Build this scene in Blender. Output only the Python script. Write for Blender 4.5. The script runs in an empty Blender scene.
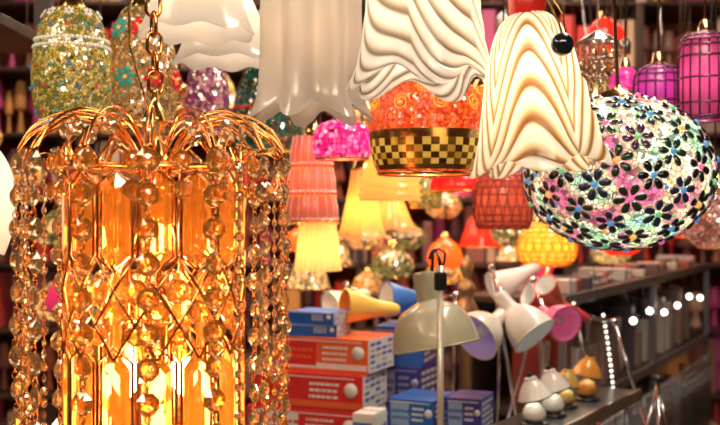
import bpy, math, random
from mathutils import Vector, Matrix
random.seed(7)
pi=math.pi
# ------------------------------------------------------------ materials
MATS={}
def nt(name):
    m=bpy.data.materials.new(name); m.use_nodes=True
    t=m.node_tree
    for n in list(t.nodes): t.nodes.remove(n)
    o=t.nodes.new('ShaderNodeOutputMaterial')
    return m,t,o
def addem(t,last,colsock,col,em):
    e=t.nodes.new('ShaderNodeEmission'); e.inputs[1].default_value=em
    if colsock: t.links.new(colsock,e.inputs[0])
    else: e.inputs[0].default_value=(*col,1)
    a=t.nodes.new('ShaderNodeAddShader'); t.links.new(last.outputs[0],a.inputs[0]); t.links.new(e.outputs[0],a.inputs[1]); return a
def plain(name,col,rough=.5,metal=0,em=0,emcol=None,coat=0,noise=0.0):
    if name in MATS: return MATS[name]
    m,t,o=nt(name)
    p=t.nodes.new('ShaderNodeBsdfPrincipled')
    p.inputs['Base Color'].default_value=(*col,1); p.inputs['Roughness'].default_value=rough
    p.inputs['Metallic'].default_value=metal; p.inputs['Coat Weight'].default_value=coat
    if em:
        p.inputs['Emission Color'].default_value=(*(emcol or col),1); p.inputs['Emission Strength'].default_value=em
    if noise:
        tc=t.nodes.new('ShaderNodeTexCoord')
        n=t.nodes.new('ShaderNodeTexNoise'); n.inputs['Scale'].default_value=14; n.inputs['Detail'].default_value=5
        t.links.new(tc.outputs['Object'],n.inputs['Vector'])
        r=t.nodes.new('ShaderNodeValToRGB')
        r.color_ramp.elements[0].color=(*[c*(1-noise) for c in col],1); r.color_ramp.elements[1].color=(*[min(1,c*(1+noise)) for c in col],1)
        r.color_ramp.elements[0].position=.3; r.color_ramp.elements[1].position=.7
        t.links.new(n.outputs['Fac'],r.inputs['Fac']); t.links.new(r.outputs['Color'],p.inputs['Base Color'])
    t.links.new(p.outputs[0],o.inputs[0])
    MATS[name]=m; return m
def thin(t,colsock,col,tl,gloss,rough=.2):
    d=t.nodes.new('ShaderNodeBsdfDiffuse'); tr=t.nodes.new('ShaderNodeBsdfTranslucent')
    for n in (d,tr):
        if colsock: t.links.new(colsock,n.inputs[0])
        else: n.inputs[0].default_value=(*col,1)
    mx=t.nodes.new('ShaderNodeMixShader'); mx.inputs[0].default_value=tl
    t.links.new(d.outputs[0],mx.inputs[1]); t.links.new(tr.outputs[0],mx.inputs[2])
    g=t.nodes.new('ShaderNodeBsdfGlossy'); g.inputs['Roughness'].default_value=rough
    m2=t.nodes.new('ShaderNodeMixShader'); m2.inputs[0].default_value=gloss
    t.links.new(mx.outputs[0],m2.inputs[1]); t.links.new(g.outputs[0],m2.inputs[2])
    return m2,g
def shade(name,col,em=.0,tl=.6,gloss=.08,emcol=None):
    if name in MATS: return MATS[name]
    m,t,o=nt(name); last,_=thin(t,None,col,tl,gloss)
    if em: last=addem(t,last,None,emcol or col,em)
    t.links.new(last.outputs[0],o.inputs[0]); MATS[name]=m; return m
def striped(name,stops,tl=.6,em=0.0):
    """ribbed glass: tint follows the modelled ribs (vertex attribute 'pat')"""
    m,t,o=nt(name)
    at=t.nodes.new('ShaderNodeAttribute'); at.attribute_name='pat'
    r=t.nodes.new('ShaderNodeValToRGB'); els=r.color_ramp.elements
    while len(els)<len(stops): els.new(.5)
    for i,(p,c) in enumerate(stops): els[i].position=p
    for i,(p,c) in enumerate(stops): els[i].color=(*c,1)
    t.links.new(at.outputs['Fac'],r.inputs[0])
    last,_=thin(t,r.outputs[0],None,tl,.07)
    if em: last=addem(t,last,r.outputs[0],None,em)
    t.links.new(last.outputs[0],o.inputs[0]); MATS[name]=m; return m
def mosaic(name,cols,scale=90,grout=(.05,.04,.03),em=.3,tl=.5,edge=.06,tint=None,gl=.22):
    """glass-chip mosaic: voronoi chips with grout, glossy and translucent"""
    if name in MATS: return MATS[name]
    m,t,o=nt(name)
    tc=t.nodes.new('ShaderNodeTexCoord')
    v=t.nodes.new('ShaderNodeTexVoronoi'); v.inputs['Scale'].default_value=scale
    v2=t.nodes.new('ShaderNodeTexVoronoi'); v2.feature='DISTANCE_TO_EDGE'; v2.inputs['Scale'].default_value=scale
    t.links.new(tc.outputs['Object'],v.inputs['Vector']); t.links.new(tc.outputs['Object'],v2.inputs['Vector'])
    sp=t.nodes.new('ShaderNodeSeparateColor'); t.links.new(v.outputs['Color'],sp.inputs[0])
    r=t.nodes.new('ShaderNodeValToRGB'); r.color_ramp.interpolation='CONSTANT'
    els=r.color_ramp.elements
    while len(els)<len(cols): els.new(.5)
    for i,c in enumerate(cols): els[i].position=i/len(cols)
    for i,c in enumerate(cols): els[i].color=(*c,1)
    t.links.new(sp.outputs[0],r.inputs[0]); CC=r.outputs[0]
    if tint:
        n=t.nodes.new('ShaderNodeTexNoise'); n.inputs['Scale'].default_value=17; n.inputs['Detail'].default_value=1; t.links.new(tc.outputs['Object'],n.inputs['Vector'])
        r2=t.nodes.new('ShaderNodeValToRGB'); e2=r2.color_ramp.elements
        while len(e2)<len(tint): e2.new(.5)
        for i,c in enumerate(tint): e2[i].position=.34+.32*i/(len(tint)-1)
        for i,c in enumerate(tint): e2[i].color=(*c,1)
        t.links.new(n.outputs['Fac'],r2.inputs[0])
        mm=t.nodes.new('ShaderNodeMix'); mm.data_type='RGBA'; mm.blend_type='MULTIPLY'; mm.inputs[0].default_value=1
        t.links.new(CC,mm.inputs[6]); t.links.new(r2.outputs[0],mm.inputs[7]); CC=mm.outputs[2]
    gt=t.nodes.new('ShaderNodeMath'); gt.operation='GREATER_THAN'; gt.inputs[1].default_value=edge
    t.links.new(v2.outputs['Distance'],gt.inputs[0])
    mc=t.nodes.new('ShaderNodeMix'); mc.data_type='RGBA'; mc.inputs[6].default_value=(*grout,1)
    t.links.new(gt.outputs[0],mc.inputs[0]); t.links.new(CC,mc.inputs[7])
    C=mc.outputs[2]
    last,g=thin(t,C,None,tl,gl,.12)
    geo=t.nodes.new('ShaderNodeNewGeometry')
    vm=t.nodes.new('ShaderNodeVectorMath'); vm.operation='SUBTRACT'; vm.inputs[1].default_value=(.5,.5,.5); t.links.new(v.outputs['Color'],vm.inputs[0])
    vs=t.nodes.new('ShaderNodeVectorMath'); vs.operation='SCALE'; vs.inputs['Scale'].default_value=.7; t.links.new(vm.outputs[0],vs.inputs[0])
    va=t.nodes.new('ShaderNodeVectorMath'); va.operation='ADD'; t.links.new(vs.outputs[0],va.inputs[0]); t.links.new(geo.outputs['Normal'],va.inputs[1])
    vn=t.nodes.new('ShaderNodeVectorMath'); vn.operation='NORMALIZE'; t.links.new(va.outputs[0],vn.inputs[0]); t.links.new(vn.outputs[0],g.inputs['Normal'])
    if em: last=addem(t,last,C,None,em)
    t.links.new(last.outputs[0],o.inputs[0]); MATS[name]=m; return m
def crystal(name,col,glass=.85,em=.0,tlc=None,gloss=.12):
    m,t,o=nt(name)
    p=t.nodes.new('ShaderNodeBsdfPrincipled'); p.inputs['Base Color'].default_value=(*col,1)
    p.inputs['Roughness'].default_value=.0; p.inputs['Transmission Weight'].default_value=1; p.inputs['IOR'].default_value=1.55
    tr=t.nodes.new('ShaderNodeBsdfTranslucent'); tr.inputs[0].default_value=(*(tlc or col),1)
    mx=t.nodes.new('ShaderNodeMixShader'); mx.inputs[0].default_value=1-glass
    t.links.new(p.outputs[0],mx.inputs[1]); t.links.new(tr.outputs[0],mx.inputs[2])
    g=t.nodes.new('ShaderNodeBsdfGlossy'); g.inputs['Roughness'].default_value=.04
    m3=t.nodes.new('ShaderNodeMixShader'); m3.inputs[0].default_value=gloss
    t.links.new(mx.outputs[0],m3.inputs[1]); t.links.new(g.outputs[0],m3.inputs[2]); last=m3
    if em: last=addem(t,last,None,tlc or col,em)
    t.links.new(last.outputs[0],o.inputs[0]); MATS[name]=m; return m
# ------------------------------------------------------------ mesh builder
class MB:
    def __init__(s): s.v=[]; s.f=[]; s.m=[]; s.sm=[]; s.a=[]; s.mats=[]
    def mi(s,mat):
        if mat not in s.mats: s.mats.append(mat)
        return s.mats.index(mat)
    def add(s,vs,fs,mat,M=None,smooth=False,attr=None):
        b=len(s.v); k=s.mi(mat)
        for i,v in enumerate(vs):
            v=Vector(v)
            if M is not None: v=M@v
            s.v.append(v); s.a.append(attr[i] if attr else 0.)
        for f in fs: s.f.append([b+i for i in f]); s.m.append(k); s.sm.append(smooth)
    def grid(s,fn,nu,nv,mat,M=None,smooth=True,closed=True,matfn=None):
        b=len(s.v); n=nu if closed else nu+1
        for j in range(nv+1):
            for i in range(n):
                r=fn(i/nu,j/nv); p=Vector(r[:3])
                if M is not None: p=M@p
                s.v.append(p); s.a.append(r[3] if len(r)>3 else 0.)
        for j in range(nv):
            for i in range(nu):
                i2=(i+1)%n if closed else i+1
                s.f.append([b+j*n+i,b+j*n+i2,b+(j+1)*n+i2,b+(j+1)*n+i])
                s.m.append(s.mi(matfn(i,j) if matfn else mat)); s.sm.append(smooth)
    def lathe(s,prof,mat,seg=32,M=None,smooth=True,matfn=None):
        n=len(prof)-1
        def fn(u,v):
            r,z=prof[int(round(v*n))]; a=2*pi*u
            return (r*math.cos(a),r*math.sin(a),z)
        s.grid(fn,seg,n,mat,M,smooth,True,matfn)
    def tube(s,pts,r,mat,seg=8,M=None,closed=False):
        pts=[Vector(p) for p in pts]; n=len(pts); vs=[]; fs=[]
        up=None
        for i,p in enumerate(pts):
            if closed: t=pts[(i+1)%n]-pts[i-1]
            else: t=pts[min(i+1,n-1)]-pts[max(i-1,0)]
            t.normalize()
            if up is None:
                up=Vector((0,0,1)) if abs(t.z)<.9 else Vector((1,0,0))
            x=(up-t*up.dot(t))
            if x.length<1e-5: x=t.orthogonal()
            x.normalize(); y=t.cross(x); up=x
            rr=r[i] if isinstance(r,(list,tuple)) else r
            for k in range(seg):
                a=2*pi*k/seg; vs.append(p+x*(rr*math.cos(a))+y*(rr*math.sin(a)))
        for i in range(n if closed else n-1):
            for k in range(seg):
                a=i*seg; b2=((i+1)%n)*seg
                fs.append([a+k,a+(k+1)%seg,b2+(k+1)%seg,b2+k])
        if not closed: fs.append(list(range(seg))[::-1]); fs.append([(n-1)*seg+k for k in range(seg)])
        s.add(vs,fs,mat,M,True)
    def ring(s,r,z,t,mat,M=None,n=40,seg=6): s.tube([(r*math.cos(2*pi*k/n),r*math.sin(2*pi*k/n),z) for k in range(n)],t,mat,seg,M,closed=True)
    def box(s,c,d,mat,M=None,bev=.0):
        if bev:
            import bmesh
            bm=bmesh.new(); bmesh.ops.create_cube(bm,size=1)
            for v in bm.verts: v.co=Vector((v.co.x*d[0],v.co.y*d[1],v.co.z*d[2]))
            bmesh.ops.bevel(bm,geom=list(bm.edges),offset=bev,segments=2,affect='EDGES',profile=.5)
            bm.verts.index_update()
            vs=[v.co+Vector(c) for v in bm.verts]; fs=[[v.index for v in f.verts] for f in bm.faces]; bm.free()
            s.add(vs,fs,mat,M); return
        x,y,z=[k/2 for k in d]
        vs=[(c[0]+i*x,c[1]+j*y,c[2]+k*z) for i in(-1,1) for j in(-1,1) for k in(-1,1)]
        s.add(vs,[[0,1,3,2],[4,6,7,5],[0,4,5,1],[2,3,7,6],[0,2,6,4],[1,5,7,3]],mat,M)
    def ball(s,c,r,mat,seg=14,M=None,sz=1,smooth=True):
        n=max(6,seg//2); pr=[(max(1e-5,r*math.sin(pi*i/n)),-r*sz*math.cos(pi*i/n)) for i in range(n+1)]
        T=Matrix.Translation(c); s.lathe(pr,mat,seg,(M@T) if M is not None else T,smooth)
    def obj(s,name,loc=(0,0,0),rot=(0,0,0)):
        me=bpy.data.meshes.new(name); me.from_pydata([tuple(v) for v in s.v],[],s.f)
        for m in s.mats: me.materials.append(m)
        me.polygons.foreach_set('material_index',s.m); me.polygons.foreach_set('use_smooth',s.sm)
        at=me.attributes.new('pat','FLOAT','POINT'); at.data.foreach_set('value',s.a)
        me.update()
        o=bpy.data.objects.new(name,me); bpy.context.scene.collection.objects.link(o)
        o.location=loc; o.rotation_euler=rot
        return o
def bulb(parent,loc,power,col=(1,.75,.45),r=.02,name='bulb_light'):
    l=bpy.data.lights.new(name,'POINT'); l.energy=power; l.color=col; l.shadow_soft_size=r
    o=bpy.data.objects.new(name,l); bpy.context.scene.collection.objects.link(o)
    o.parent=parent; o.location=loc; return o
def interp(prof,n):
    pts=[Vector((p[0],p[1],0)) for p in prof]; out=[]
    m=len(pts)-1
    for k in range(n+1):
        t=k/n*m; i=min(int(t),m-1); f=t-i
        p0=pts[max(i-1,0)];p1=pts[i];p2=pts[i+1];p3=pts[min(i+2,m)]
        q=.5*((2*p1)+(p2-p0)*f+(2*p0-5*p1+4*p2-p3)*f*f+(3*p1-p0-3*p2+p3)*f**3)
        out.append((max(q.x,1e-4),q.y))
    return out
CEIL=2.75
gold=plain('polished_brass',(.95,.55,.18),.2,1)
copper=plain('copper_wire',(.88,.40,.13),.2,1)
chrome=plain('chrome',(.8,.8,.82),.15,1)
black=plain('black_plastic',(.015,.015,.018),.3)
darkm=plain('dark_bronze',(.08,.05,.035),.35,.8)
bulbm=plain('warm_bulb_glass',(1,.85,.6),.3,em=14,emcol=(1,.72,.36))
bulbw=plain('white_bulb_glass',(1,1,1),.3,em=8,emcol=(1,.93,.8))
# ============================================================ ROOM SHELL
wallm=plain('back_wall_paint',(.16,.07,.05),.8,noise=.5)
sidem=plain('side_wall_paint',(.12,.08,.05),.8,noise=.5)
floorm=plain('floor_concrete',(.12,.10,.09),.6,noise=.3)
ceilm=plain('ceiling_board',(.07,.05,.04),.8,noise=.4)
def slab(name,c,d,mat):
    b=MB(); b.box((0,0,0),d,mat,bev=.004); return b.obj(name,c)
slab('floor',(0,2,-.05),(5.2,8.2,.1),floorm)
slab('ceiling',(0,2,CEIL+.05),(5.2,8.2,.1),ceilm)
slab('wall_back',(0,5.85,CEIL/2),(5.2,.1,CEIL),wallm)
slab('wall_front',(0,-1.95,CEIL/2),(5.0,.1,CEIL),wallm)
slab('wall_left',(-2.45,2,CEIL/2),(.1,7.6,CEIL),sidem)
slab('wall_right',(2.45,2,CEIL/2),(.1,7.6,CEIL),sidem)

# ============================================================ CRYSTAL CHANDELIER
amber=crystal('amber_crystal',(1,.60,.22),.90,.03,(1,.42,.07),.14)
amberp=crystal('amber_prism_glass',(1,.66,.25),.86,.02,(1,.45,.08))
clearc=crystal('champagne_crystal',(1,.80,.52),.92,.015,(1,.62,.26),.18)
def octbead(b,c,r,mat,yaw,th=.42):
    """eight-sided brilliant-cut bead facing outward"""
    M=Matrix.Translation(c)@Matrix.Rotation(yaw,4,'Z')
    vs=[];fs=[]
    def ring(rad,y,off=0): 
        s=len(vs)
        for k in range(8):
            a=2*pi*(k+off)/8+pi/8; vs.append((rad*math.cos(a),y,rad*math.sin(a)))
        return s
    t=r*th
    a=ring(r*.45,-t,.5); g=ring(r,-t*.15); h=ring(r,t*.15); c2=ring(r*.45,t,.5)
    vs.append((0,-t*1.25,0)); vs.append((0,t*1.25,0)); p=len(vs)-2
    for k in range(8):
        k2=(k+1)%8
        fs+=[[a+k,a+k2,p],[g+k2,a+k2,a+k] ,[g+k,g+k2,a+k],[g+k,h+k,h+k2,g+k2],[c2+k2,c2+k,p+1],[h+k2,c2+k,c2+k2],[h+k2,h+k,c2+k]]
    b.add(vs,fs,mat,M)
def prism(b,c,w,h,mat,yaw):
    """long drop with bevelled hexagonal face, like the chandelier's panels"""
    M=Matrix.Translation(c)@Matrix.Rotation(yaw,4,'Z')
    def hexa(s,y): 
        return [(0,y,h/2*(1-(1-s)*w/h*2)),(w/2*s,y,h*.38*(1-(1-s)*w/h)),(w/2*s,y,-h*.38*(1-(1-s)*w/h)),(0,y,-h/2*(1-(1-s)*w/h*2)),(-w/2*s,y,-h*.38*(1-(1-s)*w/h)),(-w/2*s,y,h*.38*(1-(1-s)*w/h))]
    t=w*.20
    vs=hexa(.45,-t)+hexa(1,-t*.2)+hexa(1,t*.2)+hexa(.45,t); fs=[[5,4,3,2,1,0],[18,19,20,21,22,23]]
    for k in range(6):
        k2=(k+1)%6
        for q in range(3): fs.append([q*6+k,q*6+k2,(q+1)*6+k2,(q+1)*6+k])
    b.add(vs,fs,mat,M)
CH=Vector((-.205,1.0,0))
ch=MB()
NB=14; Rf=.086
def pol(r,a,z): return (r*math.sin(a),-r*math.cos(a),z)
def ringpts(r,z,n=56): return [pol(r,2*pi*k/n,z) for k in range(n)]
WR=.0016
for z in (1.645,1.32): ch.tube(ringpts(Rf,z),WR,copper,6,closed=True)
for k in range(NB):
    a=2*pi*(k+.5)/NB; da=pi/NB
    g_=da*.12
    ch.tube([pol(Rf,a-da,1.645),pol(Rf,a-da*.75,1.655),pol(Rf,a-da*.35,1.662),pol(Rf,a,1.670),pol(Rf,a+da*.35,1.662),pol(Rf,a+da*.75,1.655),pol(Rf,a+da,1.645)],WR,copper,6)
    for zt_,zb_ in ((1.640,1.545),(1.476,1.335)):
        e=da-g_
        ch.tube([pol(Rf+.002,a,zt_),pol(Rf+.002,a-e,zt_-.014),pol(Rf+.002,a-e,zb_+.014),pol(Rf+.002,a,zb_),pol(Rf+.002,a+e,zb_+.014),pol(Rf+.002,a+e,zt_-.014)],WR,copper,6,closed=True)
    ch.tube([pol(Rf+.003,a-da,1.560),pol(Rf+.003,a,1.528),pol(Rf+.003,a+da,1.496),pol(Rf+.003,a+2*da,1.464)],WR,copper,6)
    ch.tube([pol(Rf+.003,a+da,1.560),pol(Rf+.003,a,1.528),pol(Rf+.003,a-da,1.496),pol(Rf+.003,a-2*da,1.464)],WR,copper,6)
    prism(ch,pol(Rf-.002,a,1.5925),.0265,.088,amberp,a)
    prism(ch,pol(Rf-.002,a,1.4055),.0265,.132,amberp,a)
    octbead(ch,pol(Rf-.001,a-da,1.527),.0125,amber,a-da)
    octbead(ch,pol(Rf-.001,a,1.508),.0118,amber,a)
    octbead(ch,pol(Rf-.001,a-da,1.487),.0105,amber,a-da)
    ch.tube([pol(.012,a,1.648),pol(Rf,a-da,1.645)],.0012,copper,6)
for k in range(9):
    a=2*pi*k/9; prism(ch,pol(.048,a,1.50),.016,.09,amber,a)
    ch.tube([pol(.048,a,1.645),pol(.048,a,1.543)],.0008,copper,6)
Rs=.132
for k in range(NB):
    a=2*pi*(k+.35)/NB
    for off,top in ((-.02,-.006),(.02,0)):
        path=interp([(.010,1.612),(.020,1.655),(.048,1.690+top),(.086,1.697+top),(.116,1.682+top),(Rs,1.656)],22)
        ch.tube([pol(r,a+off*(1 if r>.03 else .3),z) for r,z in path],.0015,copper,6)
    octbead(ch,pol(.088,a,1.680),.009,clearc,a)
    side=abs(math.sin(a)); small=(side>.8 and math.sin(a)>0)
    z=1.646; n=0
    while z>1.30:
        r=.0110 if not small else .0090
        rr=Rs+ .001*math.sin(n*1.7+k)
        octbead(ch,pol(rr,a,z),r,clearc if (small or side>.6) else amber,a+.35*math.sin(n*2.1+k*1.3))
        st=2*r+.0085
        cc=Vector(pol(rr,a,z-st/2))
        for dz,tw in ((.0022,0),(-.0022,1.57)):
            ch.tube([cc+Vector((.0026*math.cos(t)*math.cos(a+tw),.0026*math.cos(t)*math.sin(a+tw),dz+.0036*math.sin(t))) for t in [2*pi*q/8 for q in range(8)]],.0007,copper,5,closed=True)
        z-=st; n+=1
for k in range(NB):
    a=2*pi*(k+.85)/NB
    if abs(math.sin(a))>.6:
        for n in range(26): octbead(ch,pol(Rs-.004,a,1.640-n*.0125),.0050,clearc,a+.6*math.sin(n*2.3))
        ch.tube([pol(Rs-.004,a,1.656),pol(Rs-.004,a,1.32)],.0006,copper,5)
        ch.tube([pol(Rs-.004,a-.22,1.656),pol(Rs-.004,a,1.662),pol(Rs-.004,a+.22,1.656)],.0010,copper,5)
for k in range(NB):
    a=2*pi*(k+0)/NB
    for n in range(2): octbead(ch,pol(Rf+.014,a,1.648-n*.027),.0095,amber,a+.3*n)
    ch.tube([pol(Rf+.014,a,1.662),pol(Rf+.014,a,1.61)],.0006,copper,5)
    ch.tube([pol(Rf,a,1.647),pol(Rf+.014,a,1.662)],.0008,copper,5)
hub=interp([(.001,1.59),(.008,1.595),(.014,1.612),(.006,1.625),(.010,1.640),(.018,1.648),(.010,1.662),(.006,1.680),(.013,1.690),(.009,1.702),(.004,1.712),(.0035,1.722),(.001,1.723)],40)
ch.lathe(hub,gold,20)
for k in range(4):
    a=2*pi*k/4+.3
    ch.tube([pol(.004,a,1.60),pol(.018,a,1.585),pol(.026,a,1.55),pol(.027,a,1.47),pol(.027,a,1.46)],.002,copper,6)
    T=Matrix.Translation(pol(.027,a,1.49)); ch.lathe([(.001,-.035),(.009,-.035),(.009,0),(.012,.002),(.001,.003)],gold,14,T)
    ch.lathe(interp([(.001,-.075),(.006,-.07),(.013,-.058),(.012,-.045),(.006,-.035)],12),bulbm,14,T)
z=1.72; i=0
while z<CEIL-.005:
    L=.024; w=.0074; M=Matrix.Translation((.004*math.sin(z*9),0,z+L*.42))@Matrix.Rotation(i*pi/2+.5,4,'Z')
    pts=[(w*math.cos(t),0,(L/2-w)*(1 if math.sin(t)>0 else -1)+w*math.sin(t)) for t in [2*pi*(q+.5)/12 for q in range(12)]]
    ch.tube(pts,.0020,copper,6,M,closed=True); z+=L-.0046; i+=1
ch.tube([(-.004,-.012,1.70),(-.012,-.012,1.73),(-.022,-.012,1.765),(-.023,-.012,1.80),(-.014,-.012,1.86),(-.008,-.012,2.0),(-.006,-.012,CEIL)],.0014,gold,6)
ch.lathe([(.001,CEIL-.03),(.03,CEIL-.028),(.045,CEIL)],gold,24)
cho=ch.obj('crystal_chandelier',CH)
bulb(cho,(0,0,1.39),1.7,(1,.55,.2),.02); bulb(cho,(0,0,1.51),1.3,(1,.56,.22),.02); bulb(cho,(0,0,1.575),.7,(1,.56,.22),.015)

# ============================================================ generic pendant hardware
def cord(b,ztop,z0=0,r=.0022,mat=None,cap=None,caph=.02,capr=.015):
    b.tube([(0,0,ztop),(.002,0,(ztop+CEIL-z0)/2),(0,0,CEIL-z0)],r,mat or darkm,6)
    b.lathe([(.001,ztop+caph),(capr*.6,ztop+caph),(capr,ztop),(capr*1.05,ztop-.004)],cap or gold,18)
def solid(prof,t=.0022):
    return prof+[(max(r-t,1e-4),z) for r,z in prof][::-1]
def ruffled(name,loc,prof,lobes,amp,mat,phase=0,drop=.012,stripe=None,rib=.0,cap=gold,power=.4,rot=(0,0,0),col=(1,.85,.62),nu=200,nv=70,kp=1.7,capprof=None,bz=-.045):
    P=interp(prof,nv); H=P[-1][1]
    b=MB()
    def mk(t):
        def fn(u,v):
            r,z=P[int(round(v*nv))]; th=2*pi*u
            k=(1-v)**kp; c=math.cos(lobes*th+phase)
            rr=r*(1+amp*k*c); zz=z-drop*(1-v)**2.5*c; s=0.
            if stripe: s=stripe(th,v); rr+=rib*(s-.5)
            rr-=t
            return (rr*math.cos(th),rr*math.sin(th),zz,s)
        return fn
    f0=mk(0);f1=mk(.002)
    b.grid(f0,nu,nv,mat); b.grid(f1,nu,nv,mat)
    b.grid(lambda u,v:(f0 if v<.5 else f1)(u,0),nu,1,mat)
    top=P[-1]
    b.lathe(capprof or [(top[0]+.001,top[1]-.002),(top[0]+.002,top[1]+.004),(top[0]*.7,top[1]+.012),(.008,top[1]+.02),(.004,top[1]+.03),(.001,top[1]+.031)],cap,24)
    b.tube([(0,0,top[1]+.02),(0,0,CEIL-loc[2])],.0025,darkm,6)
    b.lathe([(.001,top[1]-.02),(.012,top[1]-.02),(.012,top[1])],cap,14)
    b.ball((0,0,top[1]+bz),.02,bulbw,16,sz=1.2)
    o=b.obj(name,loc,rot)
    if power: bulb(o,(0,0,H*.45),power,col,.02)
    return o
def saw(s):
    s%=1.0
    return s/.8 if s<.8 else (1-s)/.2
def arch(K,A,lobes,ph,pw=2):
    def f(th,v):
        x=((lobes*th+ph)/(2*pi))%1.0; x=(x-.5)*2; x=math.sqrt(x*x+.02)
        return saw(K*v+A*x**pw+.25*math.sin(th*2))
    return f
def swirl(K,A,lobes,ph):
    def f(th,v):
        x=((lobes*th+ph)/(2*pi)+.35*v)%1.0
        return saw(K*v**.9-A*(1-x)**2)
    return f
frost=shade('frosted_white_glass',(.88,.83,.76),.06,.55)
frostg=shade('frosted_grey_glass',(.70,.63,.56),.04,.5)
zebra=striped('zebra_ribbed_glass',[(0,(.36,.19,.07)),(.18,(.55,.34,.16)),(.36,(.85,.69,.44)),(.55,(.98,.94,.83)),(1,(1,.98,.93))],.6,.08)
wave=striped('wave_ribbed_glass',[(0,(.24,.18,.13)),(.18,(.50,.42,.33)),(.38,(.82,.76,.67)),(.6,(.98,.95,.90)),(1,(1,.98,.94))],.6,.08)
redcap=plain('red_enamel',(.7,.03,.02),.25,coat=.5)
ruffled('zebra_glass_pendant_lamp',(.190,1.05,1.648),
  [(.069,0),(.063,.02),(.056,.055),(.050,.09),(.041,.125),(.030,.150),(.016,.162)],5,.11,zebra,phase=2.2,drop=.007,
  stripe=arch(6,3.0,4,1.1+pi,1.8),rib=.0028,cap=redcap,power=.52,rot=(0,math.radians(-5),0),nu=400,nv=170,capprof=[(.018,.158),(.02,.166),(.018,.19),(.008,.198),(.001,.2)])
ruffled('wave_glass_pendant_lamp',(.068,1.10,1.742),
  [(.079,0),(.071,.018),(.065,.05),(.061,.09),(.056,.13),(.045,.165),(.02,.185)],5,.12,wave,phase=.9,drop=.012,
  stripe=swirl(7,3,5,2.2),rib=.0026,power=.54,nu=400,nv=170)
ruffled('ruffled_glass_pendant_lamp',(-.065,1.30,1.728),
  [(.074,0),(.067,.012),(.063,.03),(.061,.07),(.061,.13),(.060,.19),(.045,.215),(.02,.225)],7,.16,frostg,phase=.2,drop=.010,power=.38,nu=220,kp=.5)
ruffled('ruffled_glass_pendant_lamp',(-.196,1.20,1.814),
  [(.070,0),(.064,.012),(.056,.035),(.047,.07),(.032,.10),(.015,.11)],8,.03,frost,phase=1.2,drop=.003,power=.40,nu=180)
ruffled('ruffled_glass_pendant_lamp',(-.190,1.40,1.810),
  [(.072,0),(.064,.012),(.056,.035),(.047,.07),(.032,.10),(.015,.11)],8,.03,frost,phase=.2,drop=.003,power=.26,nu=180)
ruffled('frosted_glass_pendant_lamp',(-.440,1.15,1.555),
  [(.030,0),(.040,.03),(.043,.06),(.038,.09),(.026,.115),(.012,.125)],6,.05,frost,phase=.2,drop=.004,power=.2,nu=120)
b=MB(); b.ball((0,0,0),.0112,plain('black_glass_bead',(.01,.015,.03),.05,coat=1),24)
b.tube([(0,0,.010),(-.003,0,.02),(-.012,0,.04),(-.02,0,.06),(-.022,0,.2),(-.022,0,CEIL-1.775)],.0013,gold,6)
b.tube([(.004,0,.009),(.0,.0,.03),(-.012,.003,.05),(-.02,.003,.075)],.001,gold,6)
b.obj('black_bead_pull_cord',(.193,.955,1.7605))

# ============================================================ mosaic pendants
def pend(name,loc,prof,mat,power=.25,col=(1,.75,.45),seg=48,rim=None,beadrow=None,matfn=None,n=24,capr=.018,extra=None,cap=None):
    P=interp(prof,n); b=MB()
    b.lathe(P,mat,seg,matfn=matfn)
    b.lathe([(max(r-.002,1e-4),z) for r,z in P],mat,seg)
    b.lathe([P[0],(max(P[0][0]-.002,1e-4),P[0][1])],mat,seg)
    if rim: b.ring(P[0][0],P[0][1],.0022,rim)
    for fr,r,m_ in (beadrow or []):
        rr,zz=P[int(fr*n)]; cnt=int(2*pi*rr/(2.2*r))
        for k in range(cnt): b.ball((rr*math.cos(2*pi*k/cnt),rr*math.sin(2*pi*k/cnt),zz),r,m_,8)
    if extra: extra(b,P)
    top=P[-1]
    cord(b,top[1],loc[2],cap=cap,capr=max(capr,top[0]))
    b.ball((0,0,top[1]*.62),.016,bulbm,12,sz=1.25)
    o=b.obj(name,loc)
    if power: bulb(o,(0,0,top[1]*.45),power,col,.015)
    return o
pearl=plain('pearl_bead',(.9,.88,.8),.2,em=.15)
def flower_petal(b,M,R,w,mat,th=.0016):
    N=10; out=[]
    for q in range(N):
        t=2*pi*q/N; out.append((math.sin(t)*w*(.8-.2*math.cos(t)),R*.6-R*.4*math.cos(t)))
    vs=[(x,y,0) for x,y in out]+[(x*.8,R*.6+(y-R*.6)*.85,th) for x,y in out]+[(0,R*.6,th*1.4)]
    fs=[[q,(q+1)%N,N+(q+1)%N,N+q] for q in range(N)]+[[N+q,N+(q+1)%N,2*N] for q in range(N)]
    b.add(vs,fs,mat,M,True)
def flowers_on(b,P,rows,mats,R,petal,npet=6,ctr=None):
    n=len(P)-1
    for fr,cnt,ph in rows:
        i=int(fr*n); r,z=P[i]; r2,z2=P[min(i+1,n)]; r1,z1=P[max(i-1,0)]
        sl=Vector((r2-r1,z2-z1)).normalized()
        for k in range(cnt):
            a=2*pi*(k+ph)/cnt; e=Vector((math.cos(a),math.sin(a),0)); up=e*sl.x+Vector((0,0,sl.y)); rt=Vector((-math.sin(a),math.cos(a),0)); nn=rt.cross(up).normalized()
            c=e*(r+.0012)+Vector((0,0,z))
            M=Matrix((( rt.x,up.x,nn.x,c.x),(rt.y,up.y,nn.y,c.y),(rt.z,up.z,nn.z,c.z),(0,0,0,1)))
            for p in range(npet): flower_petal(b,M@Matrix.Rotation(2*pi*p/npet+ph,4,'Z'),R,petal,mats[k%len(mats)])
            if ctr: b.ball((0,0,.0012),R*.2,ctr,8,M,sz=.6)
goldmos=mosaic('gold_glass_mosaic',[(.70,.52,.08),(.95,.75,.22),(.36,.34,.06),(.75,.66,.32),(.28,.30,.10)],200,(.10,.08,.015),.14)
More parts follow.
